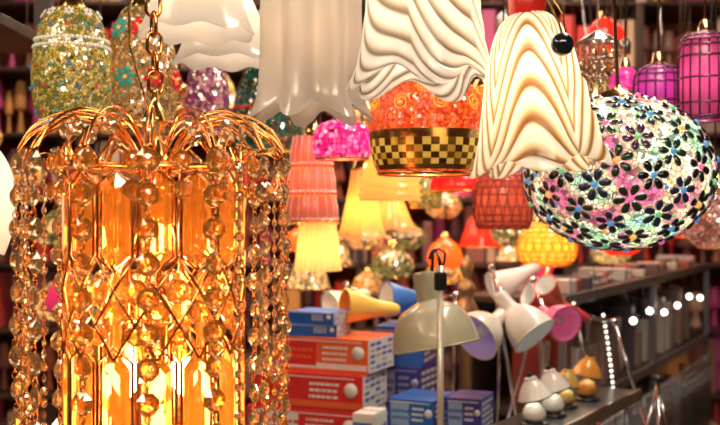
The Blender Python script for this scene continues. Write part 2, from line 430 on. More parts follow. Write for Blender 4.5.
flormos=mosaic('cream_glass_mosaic',[(.8,.5,.2),(.5,.28,.06),(.9,.68,.35),(.35,.35,.15),(.7,.35,.1)],170,(.1,.05,.02),.16)
purpmos=mosaic('purple_glass_mosaic',[(.4,.1,.3),(.7,.35,.45),(.3,.08,.2),(.8,.5,.4)],150,(.05,.02,.04),.15)
greenmos=mosaic('teal_glass_mosaic',[(.02,.2,.14),(.03,.3,.2),(.08,.12,.05),(.5,.38,.1),(.02,.12,.12)],120,(.02,.02,.01),.12)
redmos=mosaic('orange_red_mosaic',[(.85,.14,.02),(.90,.22,.03),(.70,.07,.02),(.95,.32,.06)],260,(.40,.08,.01),.26,edge=.03)
pinkmos=mosaic('magenta_mosaic',[(.9,.03,.35),(1,.15,.5),(.8,.02,.25),(1,.4,.65)],120,(.3,.0,.1),.6)
redpet=plain('red_glass_petal',(.75,.02,.02),.15,em=.15)
tealpet=plain('teal_glass_petal',(.05,.4,.35),.15,em=.15)
blupet=plain('blue_glass_dot',(.06,.2,.6),.15,em=.15)
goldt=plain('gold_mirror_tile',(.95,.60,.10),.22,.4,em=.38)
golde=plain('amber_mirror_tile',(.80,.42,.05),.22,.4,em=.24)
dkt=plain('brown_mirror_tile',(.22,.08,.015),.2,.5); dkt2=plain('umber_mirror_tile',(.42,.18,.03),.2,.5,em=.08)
pend('gold_mosaic_pendant_lamp',(-.432,1.5,1.735),[(.045,0),(.054,.02),(.059,.06),(.057,.10),(.048,.14),(.036,.165),(.02,.172)],goldmos,.18,(1,.78,.38),
  beadrow=[(.04,.004,pearl),(.55,.0028,pearl),(.62,.0028,pearl)],rim=gold,
  extra=lambda b,P:(flowers_on(b,P,[(.8,9,0)],[pearl],.008,.0025,6,redpet),flowers_on(b,P,[(.70,12,.3),(.45,14,0),(.30,14,.5),(.16,14,.2)],[redpet,tealpet,blupet],.0032,.0022,5,pearl)))
pend('floral_mosaic_pendant_lamp',(-.349,1.6,1.742),[(.05,0),(.056,.03),(.058,.08),(.052,.12),(.043,.155),(.03,.18),(.018,.186)],flormos,.22,(1,.65,.3),
  beadrow=[(.03,.0035,gold)],rim=gold,extra=lambda b,P:(flowers_on(b,P,[(.65,8,.2),(.3,8,.7)],[redpet,redpet,tealpet],.018,.006,6,goldt)))
pend('purple_mosaic_pendant_lamp',(-.2945,1.93,1.752),[(.036,0),(.042,.03),(.042,.08),(.034,.12),(.016,.137)],purpmos,.2,(1,.5,.5),rim=gold)
pend('teal_mosaic_pendant_lamp',(-.180,1.95,1.716),[(.05,0),(.064,.02),(.068,.06),(.062,.11),(.048,.15),(.025,.173)],greenmos,.12,(1,.8,.5),rim=gold,
   beadrow=[(.08,.003,goldt),(.5,.003,redpet)])
random.seed(11)
_r=[random.random() for _ in range(999)]
def redmat(i,j):
    if 2<=j<=5:
        q=_r[(i*7+j*131)%999]
        return (goldt if q<.7 else golde) if (i+j)%2 else (dkt if q<.55 else dkt2)
    if j in(1,6): return gold
    return redmos
def scrolls(b,P):
    n=len(P)-1
    for k in range(9):
        a0=2*pi*k/9
        for sgn,ofs,fr in ((1,0,.60),(-1,.5,.72)):
            pts=[]
            for q in range(26):
                t=q/25; s=t*4.0*pi; rad=(.012 if sgn>0 else .008)*(1-t*.8)
                r,z=P[int(fr*n)]
                zz=z+rad*math.sin(s); ii=min(range(n+1),key=lambda w:abs(P[w][1]-zz)); rr=P[ii][0]+.0012
                aa=a0+ofs*2*pi/9+sgn*rad*math.cos(s)/rr
                pts.append((rr*math.cos(aa),rr*math.sin(aa),zz))
            b.tube(pts,.0009,goldt,5)
pend('red_mosaic_pendant_lamp',(.0905,1.35,1.652),[(.066,0),(.0735,.018),(.078,.045),(.077,.08),(.068,.11),(.045,.128),(.018,.134)],redmos,.55,(1,.6,.3),seg=44,matfn=redmat,n=18,rim=gold,extra=scrolls)
pend('magenta_pendant_lamp',(-.032,1.8,1.697),[(.046,0),(.053,.012),(.052,.04),(.042,.06),(.015,.07)],pinkmos,.35,(1,.3,.6),beadrow=[(.0,.003,gold)],rim=gold)
def ribbed(name,loc,prof,mat,power,nrib,amp,col=(1,.76,.45),vert=True,n=30,wavy=0):
    P=interp(prof,n); b=MB(); seg=max(nrib*6,60) if vert else 60
    def mk(t):
        def fn(u,v):
            j=int(round(v*n)); r,z=P[j]; a=2*pi*u
            rr=r+(amp*math.cos(nrib*a) if vert else amp*math.cos(v*nrib*2*pi))-t
            rr=max(rr,1e-4); return (rr*math.cos(a),rr*math.sin(a),z+wavy*(1-v)**4*math.cos(8*a))
        return fn
    b.grid(mk(0),seg,n,mat); b.grid(mk(.0018),seg,n,mat)
    b.ring(P[-1][0],P[-1][1],.002,gold)
    cord(b,P[-1][1],loc[2],capr=P[-1][0])
    b.ball((0,0,P[-1][1]*.5),.014,bulbm,12,sz=1.3)
    o=b.obj(name,loc); bulb(o,(0,0,P[-1][1]*.33),power,col,.015); return o
yel=shade('cream_fabric_shade',(.98,.76,.44),.08,.7)
yel2=shade('butter_fabric_shade',(.98,.68,.30),.08,.7)
peach=shade('peach_beaded_shade',(.80,.34,.22),.1,.55)
ora=shade('orange_wicker_shade',(.98,.42,.05),.25,.6)
ribbed('pleated_pendant_lamp',(-.084,2.0,1.484),[(.047,0),(.044,.02),(.040,.06),(.034,.104)],yel,1.1,24,.0012)
ribbed('bell_pendant_lamp',(.004,2.2,1.543),[(.066,0),(.050,.012),(.040,.05),(.030,.10),(.022,.154)],yel2,.9,16,.0012,wavy=.004)
ribbed('ribbed_pendant_lamp',(.06,2.0,1.624),[(.062,0),(.060,.03),(.050,.07),(.036,.105),(.022,.124)],yel2,1.0,9,.0026,vert=False,n=60)
ribbed('bell_pendant_lamp',(.075,2.45,1.555),[(.075,0),(.058,.012),(.044,.04),(.028,.08),(.018,.10)],yel2,.7,14,.0012,wavy=.004)
b=MB()
for t in range(3):
    z0=.105-t*.052; R=.041+t*.005
    b.lathe(solid(interp([(R,z0),(R*.97,z0+.02),(R*.84,z0+.05)],8)),peach,36)
    n=34
    for k in range(n):
        a=2*pi*k/n
        for q in range(3): b.ball((R*math.cos(a),R*math.sin(a),z0-.002-q*.0045),.0021,goldt if q==2 else pearl if q==0 else redpet,6)
        if k%2: b.tube([(R*1.004*math.cos(a),R*1.004*math.sin(a),z0),(R*.99*math.cos(a),R*.99*math.sin(a),z0+.02),(R*.85*math.cos(a),R*.85*math.sin(a),z0+.05)],.0008,pearl,4)
b.lathe([(.034,.155),(.012,.165),(.002,.166)],gold,20); cord(b,.165,1.589)
o=b.obj('tiered_beaded_pendant_lamp',(-.092,1.90,1.589)); bulb(o,(0,0,.08),.4,(1,.6,.4),.015)
redg=shade('red_glass_shade',(.85,.04,.03),.25,.6)
pend('red_bowl_pendant_lamp',(.215,2.15,1.646),[(.060,0),(.064,.012),(.055,.035),(.03,.053)],redg,.3,(1,.4,.3),rim=gold)
pend('red_bowl_pendant_lamp',(.048,2.62,1.586),[(.05,0),(.052,.012),(.042,.035),(.02,.053)],redg,.2,(1,.4,.3),rim=gold)
pend('gold_mosaic_pendant_lamp',(.160,2.45,1.612),[(.036,0),(.043,.02),(.040,.05),(.02,.077)],goldmos,.3,(1,.7,.3),rim=gold)
def wicker(name,loc,prof,mat,inner,power,nv=20,rings=9,col=(1,.6,.3),r=.0013,twist=.6):
    P=interp(prof,20); b=MB()
    b.lathe([(max(q[0]-.004,1e-4),q[1]) for q in P],inner,32)
    for k in range(nv):
        for sg in (-1,1):
            b.tube([(P[i][0]*math.cos(2*pi*k/nv+sg*twist*i/20),P[i][0]*math.sin(2*pi*k/nv+sg*twist*i/20),P[i][1]) for i in range(0,21,2)],r,mat,5)
    for j in range(rings+1):
        q=P[int(j*20/rings)]; b.ring(q[0],q[1],r*1.3,mat,n=28,seg=5)
    cord(b,P[-1][1],loc[2],capr=P[-1][0])
    o=b.obj(name,loc)
    if power: bulb(o,(0,0,P[-1][1]*.5),power,col,.015)
    return o
redw=plain('red_lacquer_cane',(.35,.04,.03),.4); redin=shade('rose_paper',(.62,.14,.09),.08,.6)
wicker('wicker_lantern',(.286,2.0,1.568),[(.05,0),(.058,.02),(.059,.06),(.052,.095),(.03,.116)],redw,redin,.18)
wicker('wicker_lantern',(.411,2.2,1.483),[(.045,0),(.062,.015),(.066,.045),(.055,.075),(.03,.095)],plain('honey_cane',(.85,.4,.05),.4,em=.1),ora,.7,col=(1,.65,.25))
pm=plain('plum_metal',(.25,.10,.18),.25,.8); pin=shade('violet_glass',(.32,.04,.20),.10,.6)
wicker('cage_lantern',(.507,1.7,1.77),[(.036,0),(.041,.012),(.041,.05),(.036,.07),(.012,.082)],pm,pin,.20,16,6,(1,.4,.8),.0016,.0)
wicker('cage_lantern',(.552,1.6,1.748),[(.038,0),(.042,.012),(.042,.10),(.036,.13),(.012,.14)],pm,shade('rose_glass',(.45,.07,.18),.10,.6),.25,18,10,(1,.5,.7),.0016,.0)
wicker('cage_lantern',(.517,1.95,1.815),[(.026,0),(.030,.012),(.030,.045),(.012,.065)],plain('hot_pink_metal',(.9,.05,.4),.3,em=.3),pin,.12,14,4,(1,.3,.7),.0014,0)
pinkpale=mosaic('pale_pink_mosaic',[(.7,.35,.28),(.85,.5,.4),(.5,.2,.15),(.9,.65,.55)],110,(.12,.06,.05),.1)
pend('pink_mosaic_pendant_lamp',(.675,1.9,1.532),[(.03,0),(.055,.02),(.065,.06),(.058,.10),(.03,.133)],pinkpale,.2,(1,.7,.6),rim=gold)

# ============================================================ flower mosaic globe
globm=mosaic('opal_glass_mosaic',[(.9,.88,.8),(1,.98,.92),(.50,.50,.45),(1,.95,.85),(.70,.71,.65),(.25,.24,.22)],150,(.10,.10,.09),.62,.5,edge=.06,
  tint=[(1,.15,.45),(1,.45,.40),(1,.88,.60),(1,1,.92),(.50,1,.50),(.30,.65,1)],gl=.25)
petm=plain('black_glass_petal',(.016,.014,.018),.1,coat=1); petb=plain('navy_glass_petal',(.03,.035,.12),.1,coat=1); petg=plain('bottle_green_glass_petal',(.02,.06,.035),.1,coat=1); petv=plain('violet_glass_petal',(.08,.03,.10),.1,coat=1)
silp=plain('silver_petal_edge',(.75,.74,.68),.25,.6,em=.06)
jew=plain('blue_glass_jewel',(.10,.35,.75),.1,em=.45); jp=plain('pink_glass_jewel',(.9,.20,.45),.1,em=.5); jg=plain('green_glass_jewel',(.2,.7,.3),.1,em=.4); jo=plain('amber_glass_jewel',(1,.5,.12),.1,em=.6)
g=MB(); A=.129; Cc=.106
g.ball((0,0,0),1,globm,64,Matrix.Diagonal((A,A,Cc,1)))
N=92; ga=pi*(3-5**.5)
random.seed(5)
def onell(d,off=.001):
    p=Vector((d.x*A,d.y*A,d.z*Cc)); nn=Vector((d.x/A,d.y/A,d.z/Cc)).normalized()
    return p+nn*off,nn
for i in range(N):
    zz=1-2*(i+.5)/N; r=(1-zz*zz)**.5; th=ga*i+.3
    p,nn=onell(Vector((r*math.cos(th),r*math.sin(th),zz)))
    if zz>.96: continue
    q=nn.to_track_quat('Z','Y').to_matrix().to_4x4()
    M=Matrix.Translation(p)@q@Matrix.Rotation(random.random()*2,4,'Z')
    s=random.uniform(.92,1.06); pt=random.choice([petm,petm,petb,petg,petv])
    for k in range(6):
        Mk=M@Matrix.Rotation(2*pi*k/6,4,'Z')
        flower_petal(g,Mk,.0222*s,.0074*s,silp,.0012); flower_petal(g,Mk@Matrix.Translation((0,.0006,.0009)),.0208*s,.0061*s,pt,.0016)
    g.ball((0,0,.0028),.0044,[jew,jew,jp,jew,jg,jo][i%6],10,M,sz=.7)
for i in range(300):
    d=Vector((random.gauss(0,1),random.gauss(0,1),random.gauss(0,1))).normalized()
    p,nn=onell(d); M=Matrix.Translation(p)@nn.to_track_quat('Z','Y').to_matrix().to_4x4()
    g.ball((0,0,0),.0034,random.choice([jp,jg,jo,pearl,jew]),8,M,sz=.6)
g.lathe([(.034,.100),(.03,.110),(.012,.116),(.004,.122),(.001,.123)],gold,24)
g.tube([(0,0,.115),(-.02,0,.6),(-.03,0,CEIL-1.656-.0)],.0025,darkm,6)
go=g.obj('flower_mosaic_globe_lamp',(.361,1.4,1.656))
bulb(go,(.03,-.045,.0),.7,(1,.88,.7),.03)

# ============================================================ desk lamps
def desk_lamp(name,head,dirv,R,L,mat,inner,base,elbow,basez=1.05,polemat=None,bulbous=False,stem=.004):
    b=MB(); base=Vector((base[0],base[1],basez)); hd=Vector(head); d=Vector(dirv).normalized()
    org=base
    Q=(-d).to_track_quat('Z','Y').to_matrix().to_4x4(); M=Matrix.Translation(hd-org)@Q
    prof=[(R,0),(R*.97,L*.15),(R*.80,L*.38),(R*.55,L*.55),(R*.34,L*.64),(R*.30,L*.8),(R*.30,L*.97),(R*.15,L*1.0),(.0005,L*1.0)] if not bulbous else [(R,0),(R*.96,L*.1),(R*.72,L*.35),(R*.5,L*.6),(R*.42,L*.8),(R*.3,L*.95),(.0005,L)]
    P=interp(prof,26)
    b.lathe(P,mat,40,M); b.lathe([(max(r-.002,.0004),z-.0005) for r,z in P[:18]],inner,40,M)
    b.ring(R,0,.0018,mat,M)
    b.ball((0,0,L*.3),R*.28,plain('opal_bulb',(.9,.9,.88),.2),14,M,sz=1.3)
    pm_=polemat or chrome
    back=M@Vector((0,0,L*.85)); el=Vector(elbow)-org
    b.tube([Vector((0,0,.02)),el],stem,pm_,8); b.tube([el,back],stem,pm_,8); b.ball(el,stem*2,pm_,12); b.ball(back,stem*1.8,pm_,12)
    b.lathe([(.001,0),(.055,0),(.055,.008),(.045,.016),(.01,.022),(.001,.03)],mat,32)
    return b.obj(name,org)
beige=plain('sage_beige_enamel',(.42,.41,.29),.3,coat=.4); cream=plain('cream_enamel',(.88,.82,.70),.3,coat=.3)
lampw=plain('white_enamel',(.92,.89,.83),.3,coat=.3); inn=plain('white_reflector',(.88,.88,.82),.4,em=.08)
b=MB(); D=Matrix.Translation((-.003,-.02,.372))@Matrix.Rotation(math.radians(-10),4,'Y')@Matrix.Rotation(math.radians(-6),4,'X')
prof=[(.073,-.048),(.0725,-.04),(.067,-.015),(.053,.010),(.034,.022),(.020,.028),(.018,.034),(.018,.072),(.014,.078),(.001,.079)]
b.lathe(interp(prof,40),beige,48,D); b.lathe([(max(r-.002,.0005),z-.001) for r,z in interp(prof[:6],16)],inn,48,D)
b.ring(.0735,-.048,.0018,beige,D,n=48)
b.ball((0,0,-.018),.022,plain('opal_bulb',(.9,.9,.88),.2),16,D)
pole=plain('grey_tube',(.62,.60,.50),.3,.4)
b.tube([(.006,-.105,0),(.006,-.105,.465)],.0055,pole,12)
b.tube([(.006,-.105,.465),(.004,-.10,.478),(.0,-.06,.49),(.0,-.02,.485),(0,-.01,.46),(-.003,-.02,.44)],.003,black,8)
b.tube([(-.012,-.105,.475+0),(-.008,-.105,.487),(.004,-.105,.492),(.014,-.105,.485),(.012,-.105,.47),(.006,-.105,.455)],.0022,black,8)
b.box((.006,-.105,.44),(.02,.02,.03),black,bev=.003)
b.lathe([(.001,0),(.06,0),(.06,.01),(.05,.02),(.012,.026),(.001,.03)],beige,36)
b.tube([(0,0,.012),(.006,-.105,.012)],.006,pole,8)
b.obj('desk_lamp',(.123,1.71,1.05))
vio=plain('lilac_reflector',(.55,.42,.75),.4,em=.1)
desk_lamp('desk_lamp',(.208,1.80,1.375),(-.62,-.55,-.40),.046,.085,cream,vio,(.27,1.99),(.275,1.95,1.45),stem=.003)
desk_lamp('desk_lamp',(.318,1.82,1.375),(.50,-.40,-.62),.044,.105,lampw,inn,(.345,2.10),(.26,1.98,1.49))
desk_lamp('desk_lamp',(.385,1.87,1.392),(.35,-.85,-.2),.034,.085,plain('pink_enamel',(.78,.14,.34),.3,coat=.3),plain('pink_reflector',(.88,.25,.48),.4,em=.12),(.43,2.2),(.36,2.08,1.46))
desk_lamp('desk_lamp',(-.060,2.10,1.40),(-.75,-.5,-.25),.036,.10,plain('mint_enamel',(.60,.75,.6),.3,coat=.3),inn,(-.14,2.22),(-.03,2.2,1.44),bulbous=True)
desk_lamp('desk_lamp',(-.03,1.98,1.415),(-.92,-.35,.1),.034,.12,plain('yellow_enamel',(.92,.66,.14),.3,coat=.3),plain('orange_reflector',(.9,.3,.05),.4),(-.02,2.22),(.10,2.12,1.40),bulbous=True)
desk_lamp('desk_lamp',(.055,2.08,1.42),(-.9,-.4,.05),.036,.12,plain('blue_enamel',(.05,.20,.65),.3,coat=.3),inn,(.20,2.21),(.21,2.18,1.42),bulbous=True)
desk_lamp('desk_lamp',(.37,2.0,1.455),(-.5,-.5,.55),.024,.10,plain('coral_enamel',(.85,.2,.13),.3,coat=.3),inn,(.54,2.21),(.46,2.15,1.40),bulbous=True)
desk_lamp('desk_lamp',(.355,2.1,1.43),(-.8,-.3,.35),.030,.16,plain('rose_enamel',(.80,.07,.10),.3,coat=.3),inn,(.65,2.21),(.56,2.2,1.36),bulbous=True)
desk_lamp('desk_lamp',(.285,2.12,1.44),(-.8,-.3,-.35),.034,.12,lampw,inn,(.31,2.225),(.42,2.2,1.50),bulbous=True)
b=MB(); b.lathe(interp([(.001,0),(.03,0),(.032,.02),(.012,.06),(.010,.25),(.018,.30),(.026,.34),(.014,.37),(.02,.39),(.008,.41),(.014,.43),(.012,.445),(.001,.46)],60),plain('aged_brass',(.45,.3,.16),.35,.7),24)
b.obj('turned_brass_lamp_base',(.226,2.12,1.05))

# ============================================================ counters, shelves
random.seed(21)
steel=plain('brushed_steel',(.5,.5,.52),.3,.9); dkwood=plain('dark_wood',(.06,.035,.025),.5,noise=.4); dks=plain('dark_steel',(.16,.15,.15),.3,.8)
b=MB(); b.box((0,0,1.03),(1.22,.70,.04),plain('laminate_counter',(.25,.2,.18),.35),bev=.006)
b.box((0,0,.505),(1.16,.66,1.01),dkwood,bev=.006); b.obj('display_counter',(.10,1.94,0))
b=MB(); e0=Vector((.31,1.69)); e1=Vector((.60,2.14)); dv=(e1-e0).normalized()
def M2(o,ang,z): return Matrix.Translation((o.x,o.y,z))@Matrix.Rotation(ang,4,'Z')
ang=math.atan2(dv.y,dv.x); Ms=M2(e0,ang,0); Ls=(e1-e0).length
b.box((Ls/2,.06,1.215),(Ls,.12,.008),dks,Ms,bev=.001); b.box((Ls/2,0,1.211),(Ls,.006,.024),chrome,Ms,bev=.001)
for x in (.03,Ls-.03):
    for y in (.02,.1): b.tube([(x,y,1.211),(x,y,1.05)],.006,steel,8,Ms)
b.obj('steel_display_shelf',(0,0,0))
# small table lamps: squat glazed body, neck and a spreading conical shade
def mini(x,y,mat,dome,s=1,tilt=0):
    b=MB()
    b.lathe([(r*s,z*s) for r,z in interp([(.0005,0),(.024,0),(.025,.005),(.014,.008),(.0005,.009)],14)],black,28)
    b.lathe([(r*s,z*s) for r,z in interp([(.010,.007),(.019,.014),(.021,.024),(.014,.036),(.006,.042),(.005,.056)],24)],mat,28)
    T=Matrix.Translation((0,0,.055*s))@Matrix.Rotation(tilt,4,'Y')
    pd=interp([(.032,-.006),(.031,-.002),(.023,.014),(.013,.027),(.011,.032),(.0005,.033)],24)
    b.lathe([(r*s,z*s) for r,z in pd],dome,32,T); b.lathe([(max(r-.0015,.0003)*s,(z-.001)*s) for r,z in pd],inn,32,T)
    b.ring(.032*s,-.006*s,.0013,black,T); b.ball((0,0,.036*s),.005*s,black,10,T); b.ball((0,0,.006*s),.009*s,bulbw,12,T)
    b.obj('mini_table_lamp',(x,y,1.2192))
cw=plain('white_glazed_ceramic',(.90,.87,.80),.15,coat=.6); co=plain('orange_glazed_ceramic',(.80,.33,.05),.2,coat=.6); cm=plain('mustard_glazed_ceramic',(.65,.42,.10),.2,coat=.6)
mini(.312,1.79,cw,cw,1.0,-.25); mini(.362,1.875,cw,cw,1.0,-.25); mini(.404,1.958,cm,cm,.85,.1); mini(.462,2.035,co,co,1.0,.2)
b=MB(); r0=Vector((.475,2.33)); r1=Vector((1.36,3.9)); dv=(r1-r0).normalized(); ang=math.atan2(dv.y,dv.x); L=(r1-r0).length
Mr=M2(r0,ang,0)
b.box((L/2,.262,.72),(L,.006,1.34),plain('rack_back',(.07,.045,.04),.6,noise=.4),Mr)
for z in (.45,.80,1.12,1.39):
    b.box((L/2,.13,z),(L,.26,.016),dkwood,Mr,bev=.002)
    b.box((L/2,0,z+.002),(L,.008,.026),steel,Mr,bev=.001)
for x in (.015,L/2,L-.015):
    for y in (.006,.25): b.box((x,y,.70),(.02,.02,1.40),steel,Mr,bev=.002)
for i in range(90): b.tube([(i*L/90,-.012,.80),(i*L/90,-.012,1.06)],.0014,steel,4,Mr)
for j in range(10): b.tube([(0,-.014,.80+j*.028),(L,-.014,.80+j*.028)],.0014,steel,4,Mr)
cols=[(.35,.26,.24),(.75,.70,.64),(.30,.22,.22),(.50,.12,.10),(.80,.76,.72),(.14,.11,.14),(.50,.34,.28),(.5,.5,.52)]
for z,hm in ((.458,.26),(.808,.24),(1.128,.20),(1.398,.04)):
    x=.04
    while x<L-.12:
        w=random.uniform(.022,.055); h=hm*random.uniform(.45,1); k=random.randrange(len(cols))
        m_=plain('rack_goods_%d'%k,cols[k],.3,.4)
        if random.random()<.35: b.box((x+w/2,.10,z+h/2),(w*.9,.14,h),m_,Mr,bev=.003)
        else:
            rr=w*.45; b.lathe(interp([(.001,0),(rr,0),(rr*1.05,h*.3),(rr*.5,h*.6),(rr*.9,h),(.001,h)],14),m_,18,Mr@Matrix.Translation((x+w/2,.07,z)))
        x+=w+.006
for i in range(6):
    p=Mr@Vector((.52+i*.19,-.03,1.300+.012*math.sin(i*2))); b.ball(p,.009,bulbw,12); b.tube([p,(Mr@Vector((.52+i*.19,-.004,1.385)))],.0016,black,5)
b.obj('stocked_shelf_rack',(0,0,0))
b=MB()
lp=[(.545+.0022*i-.00004*i*i,2.24,1.37-i*.0125) for i in range(15)]
for p in lp: b.ball(p,.0036,plain('led_bead',(1,1,1),.3,em=2.6,emcol=(1,.9,.75)),8)
b.tube([(.52,2.242,1.50),(.535,2.242,1.40)]+[(x,y+.003,z) for x,y,z in lp]+[(.575,2.242,1.10),(.58,2.24,1.052)],.0010,black,5)
b.obj('led_string_lights',(0,0,0))
b=MB()
for k in range(3):
    a=2*pi*k/3+.4; b.tube([(0,0,.215),(.060*math.cos(a),.060*math.sin(a),0)],.0028,chrome,8); b.ball((.060*math.cos(a),.060*math.sin(a),.004),.004,black,8)
    b.tube([(0,0,.11),(.030*math.cos(a),.030*math.sin(a),.10)],.0018,chrome,6)
b.tube([(0,0,.10),(0,0,.235)],.0035,chrome,10); b.lathe([(.001,.225),(.012,.225),(.012,.235),(.001,.236)],black,20)
b.obj('mini_tripod',(.575,1.93,1.05))

# ============================================================ cartons
lb=plain('label_blue',(.1,.15,.45),.5); seam=plain('seam',(.2,.15,.12),.7); picb=plain('print_warm_grey',(.55,.45,.38),.5)
def carton(name,x,y,z,w,d,h,yaw,front,side,panel=None,bars=None,stripe=None):
    b=MB(); b.box((0,0,h/2),(w,d,h),front,bev=.0012); e=.0006
    b.box((w/2,0,h/2),(e*2,d*.97,h*.95),side); b.box((-w/2,0,h/2),(e*2,d*.97,h*.95),side)
    if stripe: b.box((0,-d/2,h*.18),(w*.98,e*2.2,h*.16),stripe)
    if panel: b.box((-w*.24,-d/2,h*.52),(w*.40,e*2.4,h*.70),panel)
    if bars:
        rd=min(h*.20,w*.09)
        Mp=Matrix.Translation((w*.40,-d/2-e*1.0,h*.60))@Matrix.Rotation(pi/2,4,'X')
        b.lathe([(.0001,0),(rd,0),(rd,e),(.0001,e)],bars,16,Mp)
        for r in range(3):
            xx=.02+random.random()*.02
            while xx<.27:
                ww=random.uniform(.012,.04); b.box((w*xx+w*ww/2,-d/2,h*(.38+r*.17)),(w*ww,e*2.4,h*.075),bars); xx+=ww+.010
        b.box((-w*.02,-d/2,h*.90),(w*.9,e*2.3,h*.03),bars)
        if panel:
            for r in range(2):
                xx=-.41
                while xx<-.08:
                    ww=random.uniform(.02,.05); b.box((w*xx+w*ww/2,-d/2,h*(.42+r*.2)),(w*ww,e*3,h*.10),front); xx+=ww+.014
    for r in range(5):
        for c in range(4): 
            if random.random()<.85: b.box((w/2,d*(-.33+c*.22),h*(.15+r*.17)),(e*3,d*.17,h*.09),(lb if (r+c)%3 else picb) if side is cW else cW)
    b.box((0,0,h),(w*.98,.0015,e*2),seam)
    b.obj(name,(x,y,z),(0,0,yaw))
cR=plain('red_card',(.66,.03,.03),.35); cO=plain('orange_card',(.78,.14,.04),.35); cB=plain('blue_card',(.03,.13,.52),.35); cW=plain('white_card',(.75,.74,.71),.45)
cP=plain('indigo_card',(.06,.05,.32),.35); cG=plain('green_card',(.03,.32,.10),.4); cK=plain('kraft_card',(.4,.3,.2),.7); cSky=plain('skyblue_card',(.30,.42,.65),.4)
yw=math.radians(-22)
carton('lamp_carton',-.075,1.97,1.050,.24,.13,.056,yw,cK,cK)
carton('lamp_carton',-.080,1.97,1.106,.24,.13,.054,yw,cP,cW,bars=cW)
carton('lamp_carton',-.085,1.97,1.160,.24,.13,.064,yw,cR,cW,panel=cW,bars=cW)
carton('lamp_carton',-.080,1.97,1.224,.235,.13,.070,yw,cR,cW,stripe=cO,bars=cW)
carton('lamp_carton',-.050,1.98,1.294,.20,.13,.066,yw*1.1,cO,cW,panel=cR,stripe=cW,bars=cW)
carton('lamp_carton',-.080,1.97,1.360,.10,.08,.024,yw*.8,cB,cW,bars=cW)
carton('lamp_carton',-.078,1.97,1.384,.10,.08,.024,yw*1.2,cB,cSky,bars=cW)
carton('lamp_carton',.098,2.07,1.05,.10,.12,.16,yw,cP,cP,bars=cSky)
carton('lamp_carton',.098,2.07,1.21,.10,.12,.08,yw*1.1,cP,cP,panel=cSky,bars=cSky)
carton('lamp_carton',.096,2.07,1.29,.10,.12,.08,yw*.8,cB,cP,panel=cP,bars=cSky)
carton('lamp_carton',.122,1.90,1.05,.09,.11,.11,yw,cG,cW,bars=cW)
carton('lamp_carton',.122,1.90,1.16,.09,.11,.034,yw,cB,cP,bars=cW)
carton('lamp_carton',.118,1.90,1.194,.09,.11,.060,yw*1.2,cB,cP,panel=cSky,bars=cW)
carton('lamp_carton',.062,1.78,1.05,.035,.07,.15,yw,cG,cG,bars=cW)
carton('lamp_carton',.018,1.82,1.05,.04,.07,.19,yw,cW,cW,bars=lb)
carton('lamp_carton',.205,1.86,1.05,.065,.09,.15,yw,cG,cR,bars=cW)
carton('lamp_carton',.205,1.86,1.20,.065,.09,.062,yw,cP,cB,panel=cSky,bars=cW)
b=MB(); b.tube([(.045*math.cos(t*.5)*(1+.1*math.sin(t*1.3)),.035*math.sin(t*.5),.004+.0018*t) for t in range(60)],.003,black,6)
b.tube([(.04,0,.1),(.05,.02,.14),(.02,.03,.16),(-.03,.02,.14),(-.02,-.01,.10)],.0025,black,6)
b.obj('coiled_flex',(.225,1.71,1.05))

# ============================================================ background stock shelves
gc=[(.70,.05,.04),(.65,.16,.08),(.34,.14,.10),(.75,.34,.10),(.24,.12,.10),(.18,.07,.08),(.65,.45,.30),(.52,.06,.05),(.28,.10,.07),(.36,.26,.24),(.50,.06,.20)]
b=MB(); zs=[.30+.27*i for i in range(9)]
for z in zs: b.box((0,0,z),(4.6,.4,.016),dkwood,bev=.003)
for x in (-2.29,-1.15,0,1.15,2.29): b.box((x,0,1.3),(.03,.4,2.6),dkwood,bev=.003)
b.box((0,.2,1.3),(4.6,.02,2.6),plain('shelf_back',(.28,.08,.05),.8,noise=.4))
for z in zs:
    x=-2.2
    while x<2.15:
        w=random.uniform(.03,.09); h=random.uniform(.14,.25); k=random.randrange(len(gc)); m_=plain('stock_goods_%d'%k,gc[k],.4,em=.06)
        if random.random()<.35: b.box((x+w/2,-.06,z+.01+h/2),(w*.9,.2,h),m_,bev=.004)
        else:
            rr=w*.5; b.lathe(interp([(.001,0),(rr*.6,0),(rr*.4,h*.2),(rr*.3,h*.45),(rr,h*.5),(rr*.6,h*.95),(.001,h)],18),m_,16,Matrix.Translation((x+w/2,-.06,z+.01)))
        x+=w+.006
b.obj('stocked_back_shelves',(0,4.3,0))
bgc=[((.95,.5,.12),(1,.6,.3)),((.80,.07,.03),(1,.4,.3)),((.9,.65,.3),(1,.8,.5)),((.60,.07,.20),(1,.5,.5)),((.30,.26,.08),(1,.9,.5)),((.92,.27,.04),(1,.5,.2))]
